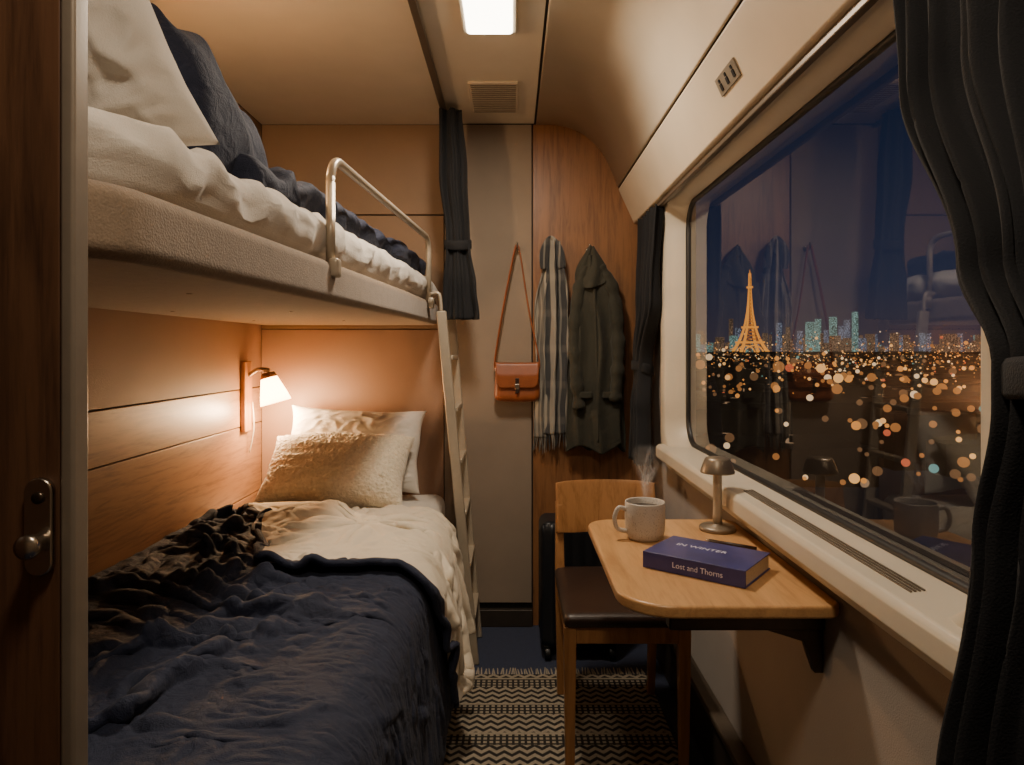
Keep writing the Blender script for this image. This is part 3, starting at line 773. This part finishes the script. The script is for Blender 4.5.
ch.append(boxes('seat_rails', [(cx0, cx1, cy0-.012, cy0+.012, .375, .425), (cx0, cx1, cy1-.012, cy1+.012, .375, .425), (cx0-.012, cx0+.012, cy0, cy1, .375, .425), (cx1-.012, cx1+.012, cy0, cy1, .375, .425)], M['oakc'], .004))
ch.append(rbox('seat', ((cx0+cx1)/2, (cy0+cy1)/2-.01, .443), ((cx1-cx0)/2+.018, .225, .02), .018, 24, M['dleather'],
               lambda q, p: q+Vector((0, 0, .006*(1-p[0]**2)*(1-p[1]**2)*(1 if p[2] > 0 else 0)))))
def bkr(u, v):
    uu = (u-.5)*2; x = (cx0+cx1)/2+uu*.172; return Vector((x, cy1+.012+.035*(v)-.035*uu*uu+.02, .575+.175*v-.006*abs(uu)**6*(1 if v > .5 else -1)))
b_ = surf('backrest', bkr, 30, 14, M['oakc'], .018); bb = b_.modifiers.new('b', 'BEVEL'); bb.width = .005; bb.segments = 3
ch.append(b_)
group('dining_chair', ch)

# suitcase
sx0, sx1, sy = .11, .42, 2.74
sb = rbox('shell', ((sx0+sx1)/2, sy, .295), ((sx1-sx0)/2, .10, .245), .035, 30, M['case'],
          lambda q, p: q+Vector((0, (-.004 if p[1] < -.9 else 0)*(1 if math.sin(q.x*130) > 0 else -1), 0)))
sp_ = [sb, boxes('frame_band', [(sx0-.003, sx1+.003, sy-.006, sy+.006, .10, .49)], M['black'], .003)]
sp_.append(tube('carry_handle', [(.21, sy, .538), (.215, sy, .56), (.315, sy, .56), (.32, sy, .538)], .008, M['black'], 10, 6))
for i, (x, y) in enumerate(((.14, sy-.07), (.39, sy-.07), (.14, sy+.07), (.39, sy+.07))):
    sp_.append(lathe('wheel_%d' % i, [(.01, -.012), (.024, -.012), (.026, -.008), (.026, .008), (.024, .012), (.01, .012)], (x, y, .0262), M['black'], 20, Matrix.Rotation(math.radians(90), 4, 'Y')))
    sp_.append(box('wheel_fork_%d' % i, x-.016, x+.016, y-.014, y+.014, .035, .06, M['black'], .004))
group('suitcase', sp_)

# rug
rg_ = prism('weave', rr(-.26, .50, .55, 2.53, .004, 2), 'z', .0005, .010, M['rug'], .003)
V, F = [], []
for i in range(75):
    x = -.255+i*.01013; b = len(V); dx = random.uniform(-.008, .008); ln = random.uniform(.055, .07)
    for tt, r in ((0, .0035), (.5, .003), (1, .002)):
        for k in range(5):
            a = k*math.pi*.4; V.append((x+dx*tt+r*math.cos(a), 2.525+ln*tt, .0055-.002*tt+r*math.sin(a)))
    for j in range(2):
        for k in range(5): F.append((b+j*5+k, b+j*5+(k+1) % 5, b+(j+1)*5+(k+1) % 5, b+(j+1)*5+k))
fr2 = mkobj('fringe', V, F, m_fabric('fringe_wool', '#9a8f7c', .2), True)
group('woven_rug', [rg_, fr2])

# ------------------------------------------------------------------ city outside
GZ = -25
def nosamp(m):
    try: m.cycles.emission_sampling = 'NONE'
    except Exception: pass
t = NT('city_ground'); v = t.coord(); vo = t.n('ShaderNodeTexVoronoi'); t.l(v, vo.inputs['Vector']); vo.inputs['Scale'].default_value = .05
dot = t.math('LESS_THAN', vo.outputs['Distance'], .09)
nb = t.noise(v, .006, 3)
e = t.n('ShaderNodeEmission'); s2 = t.n('ShaderNodeEmission')
e.inputs[0].default_value = (1, .48, .16, 1); t.l(t.math('MULTIPLY', dot, .5), e.inputs[1])
s2.inputs[0].default_value = (.22, .18, .17, 1); t.l(t.math('ADD', .02, t.math('MULTIPLY', t.math('MAXIMUM', t.math('SUBTRACT', nb, .35), 0), .3)), s2.inputs[1])
ad = t.n('ShaderNodeAddShader'); t.l(e.outputs[0], ad.inputs[0]); t.l(s2.outputs[0], ad.inputs[1]); t.l(ad.outputs[0], t.out.inputs[0]); nosamp(t.m)
mkobj('city_ground', [(-500, 20, GZ), (9000, 20, GZ), (9000, 9000, GZ), (-500, 9000, GZ)], [(0, 1, 2, 3)], t.m)
t = NT('city_facade'); v = t.coord(); vo = t.n('ShaderNodeTexVoronoi'); t.l(v, vo.inputs['Vector']); vo.inputs['Scale'].default_value = .16
dot = t.math('LESS_THAN', vo.outputs['Distance'], .14)
sc_ = t.n('ShaderNodeSeparateColor'); t.l(vo.outputs['Color'], sc_.inputs[0])
dot = t.math('MULTIPLY', dot, t.math('GREATER_THAN', sc_.outputs[0], .6))
b = t.n('ShaderNodeBsdfDiffuse'); b.inputs[0].default_value = (.02, .02, .03, 1); e = t.n('ShaderNodeEmission'); e.inputs[0].default_value = (1, .6, .32, 1)
t.l(t.math('ADD', t.math('MULTIPLY', dot, .35), .009), e.inputs[1])
ad = t.n('ShaderNodeAddShader'); t.l(b.outputs[0], ad.inputs[0]); t.l(e.outputs[0], ad.inputs[1]); t.l(ad.outputs[0], t.out.inputs[0]); nosamp(t.m)
rd = random.Random(3); lst = []
for i in range(700):
    y = 150+2400*rd.random()**1.3; x = y*rd.uniform(.12, 1.1); w = rd.uniform(8, 22)*(1+y/1500)
    h = rd.uniform(6, 14)*(1+y/2500*.6)
    lst.append((x-w, x+w, y-w, y+w, GZ-1, GZ+h))
boxes('city_buildings', lst, t.m)
def m_tower(nm, col, st):
    t = NT(nm); v = t.coord((.09, .09, .07))
    nn = t.noise(v, 2.2, 2); e = t.n('ShaderNodeEmission'); e.inputs[0].default_value = col
    t.l(t.math('ADD', t.math('MULTIPLY', t.math('MAXIMUM', t.math('SUBTRACT', nn, .42), 0), st*4), st*.15), e.inputs[1]); t.l(e.outputs[0], t.out.inputs[0]); nosamp(t.m)
    return t.m
tm = [m_tower('tower_teal', (.50, .82, .70, 1), .55), m_tower('tower_warm', (1, .6, .36, 1), .26), m_tower('tower_blue', (.62, .68, .85, 1), .36)]
V, F, fm = [], [], []
TW = [(779, 4, 323, 2), (788, 3, 327, 1), (810, 6, 322, 0), (818, 4, 319, 0), (826, 3, 330, 2), (833, 5, 317, 0), (841, 3, 326, 2), (847, 4, 320, 2), (855, 4, 312, 0), (700, 5, 331, 1), (731, 3, 319, 1), (738, 4, 328, 2), (870, 6, 334, 1), (895, 6, 333, 1), (925, 7, 333, 2), (765, 4, 333, 1), (800, 4, 331, 2), (950, 7, 334, 1)]
for i in range(95): TW.append((rd.uniform(670, 1020), rd.uniform(2, 8), rd.uniform(333, 347), rd.choice((1, 1, 1, 2, 0))))
for px, w, top, k in TW:
    Y = 3600+rd.uniform(0, 300); x = (px-512)/683*Y; hw = w/683*Y/2*1.1; zt = CH+(350-top)/683*Y; b0 = len(V)
    V += [(a, b, c) for a in (x-hw, x+hw) for b in (Y-hw, Y+hw) for c in (GZ, zt)]
    F += [tuple(b0+i for i in f) for f in BF]; fm += [k]*6
mkobj('skyline_towers', V, F, mats=tm, fm=fm)
lm = [m_emit('city_light_%d' % i, c, s, True) for i, (c, s) in enumerate([
    ((1, .38, .08, 1), .95), ((1, .48, .14, 1), 1.3), ((1, .66, .34, 1), 1.2), ((.35, .75, .65, 1), .45), ((1, .20, .08, 1), .7), ((1, .38, .10, 1), .45), ((1, .48, .20, 1), .20)])]
def ico(sub):
    bm = bmesh.new(); bmesh.ops.create_icosphere(bm, subdivisions=sub, radius=1)
    vs = [v.co.copy() for v in bm.verts]; fs = [[v.index for v in f.verts] for f in bm.faces]; bm.free(); return vs, fs
I2, I3, I1 = ico(2), ico(3), ico(1)
V, F, fm = [], [], []
def addl(Y, sl, z, r, k):
    g = I3 if r/Y*683 > 2.6 else (I2 if r/Y*683 > 1.2 else I1); x = Y*sl; b0 = len(V)
    V.extend([(x+p.x*r, Y+p.y*r, z+p.z*r) for p in g[0]]); F.extend([tuple(b0+q for q in f) for f in g[1]]); fm.extend([k]*len(g[1]))
def ydist(y0, y1, pw): return 1/(1/y1+rd.random()**pw*(1/y0-1/y1))
def grp(N, y0, y1, pw, r0, r1, wts):
    c = 0
    while c < N:
        Y = ydist(y0, y1, pw); sl = rd.uniform(.15, 1.15)
        if nz(sl*9, math.log(Y)*3, 4) < rd.uniform(-.45, .15): continue
        zz = GZ+rd.uniform(4, 22)
        if Y > 900: zz = GZ+rd.uniform(4, 22)*2.0
        if Y > 2000 and rd.random() < .5: zz = GZ+rd.uniform(30, 95)
        addl(Y, sl, zz, Y/683*(r0+(r1-r0)*rd.random()**1.6), rd.choices(range(7), wts)[0]); c += 1
grp(2300, 420, 3400, 1.0, .35, .95, [6, 7, 4, .6, .8, 5, 3])
grp(950, 180, 1600, 1.0, .7, 2.1, [5, 4, 3, .4, .8, 5, 5])
grp(340, 100, 600, .8, 2.0, 5.6, [4, 3, 1.5, .3, .6, 8, 8])
mkobj('city_lights', V, F, mats=lm, fm=fm, smooth=True)
TX, TY, HT = 940, 2700, 330
def hwid(f): return 62*math.exp(-3.1*f)*(1-f)+3.0
gold = m_emit('tower_gold', (1, .36, .05, 1), 1.15, True); gold2 = m_emit('tower_gold_dim', (1, .30, .04, 1), .6, True)
tw = []
fs = [i/24 for i in range(25)]
for i, (sx_, sy_) in enumerate(((1, 1), (1, -1), (-1, 1), (-1, -1))):
    tw.append(tube('leg_%d' % i, [(TX+sx_*hwid(f), TY+sy_*hwid(f), GZ+f*HT) for f in fs], lambda t: 6*(1-t)**1.5+1.4, gold, 8))
for i, (f, k) in enumerate(((.17, 1.22), (.35, 1.35), (.83, 1.8))):
    w = hwid(f)*k+3; tw.append(box('platform_%d' % i, TX-w, TX+w, TY-w, TY+w, GZ+f*HT-3, GZ+f*HT+4, gold))
for i in range(22):
    f0, f1 = .02+i*.042, .02+(i+1)*.042
    if f1 > .97: break
    a, b = hwid(f0), hwid(f1)
    if f0 < .14: continue
    tw.append(tube('brace_%d' % i, [(TX-a, TY-a, GZ+f0*HT), (TX+b, TY-b, GZ+f1*HT)], 1.6, gold2, 5))
    tw.append(tube('brace_b%d' % i, [(TX+a, TY-a, GZ+f0*HT), (TX-b, TY-b, GZ+f1*HT)], 1.6, gold2, 5))
for i, s in enumerate((-1, 1)):
    tw.append(tube('arch_%d' % i, [(TX+math.cos(a)*40, TY+s*46, GZ+4+math.sin(a)*40) for a in [k*math.pi/12 for k in range(13)]], 2.5, gold, 6))
tw.append(tube('antenna', [(TX, TY, GZ+.97*HT), (TX, TY, GZ+1.04*HT)], 2.2, gold, 6, rad2=.8))
group('eiffel_tower', tw)

# ------------------------------------------------------------------ world
w = bpy.data.worlds.new('night_sky'); bpy.context.scene.world = w; w.use_nodes = True; nt = w.node_tree; nt.nodes.clear()
o = nt.nodes.new('ShaderNodeOutputWorld'); bg = nt.nodes.new('ShaderNodeBackground'); tc = nt.nodes.new('ShaderNodeTexCoord')
sp2 = nt.nodes.new('ShaderNodeSeparateXYZ'); rp = nt.nodes.new('ShaderNodeValToRGB')
nt.links.new(tc.outputs['Generated'], sp2.inputs[0]); nt.links.new(sp2.outputs[2], rp.inputs[0]); nt.links.new(rp.outputs[0], bg.inputs[0]); nt.links.new(bg.outputs[0], o.inputs[0])
el = rp.color_ramp.elements; el[0].position = 0; el[0].color = (.052, .042, .056, 1); el[1].position = .5; el[1].color = (.006, .009, .022, 1)
e2 = el.new(.09); e2.color = (.026, .030, .056, 1); e3 = el.new(.25); e3.color = (.012, .018, .040, 1)
bg.inputs[1].default_value = 1.0

# ------------------------------------------------------------------ camera
cd = bpy.data.cameras.new('camera'); cam = bpy.data.objects.new('camera', cd); C.objects.link(cam)
cd.sensor_width = 36; cd.lens = 683*36/1024; cd.shift_y = -32.5/1024; cd.clip_start = .02; cd.clip_end = 12000
cam.location = (0, 0, CH); cam.rotation_euler = (math.radians(90), 0, 0)
bpy.context.scene.camera = cam
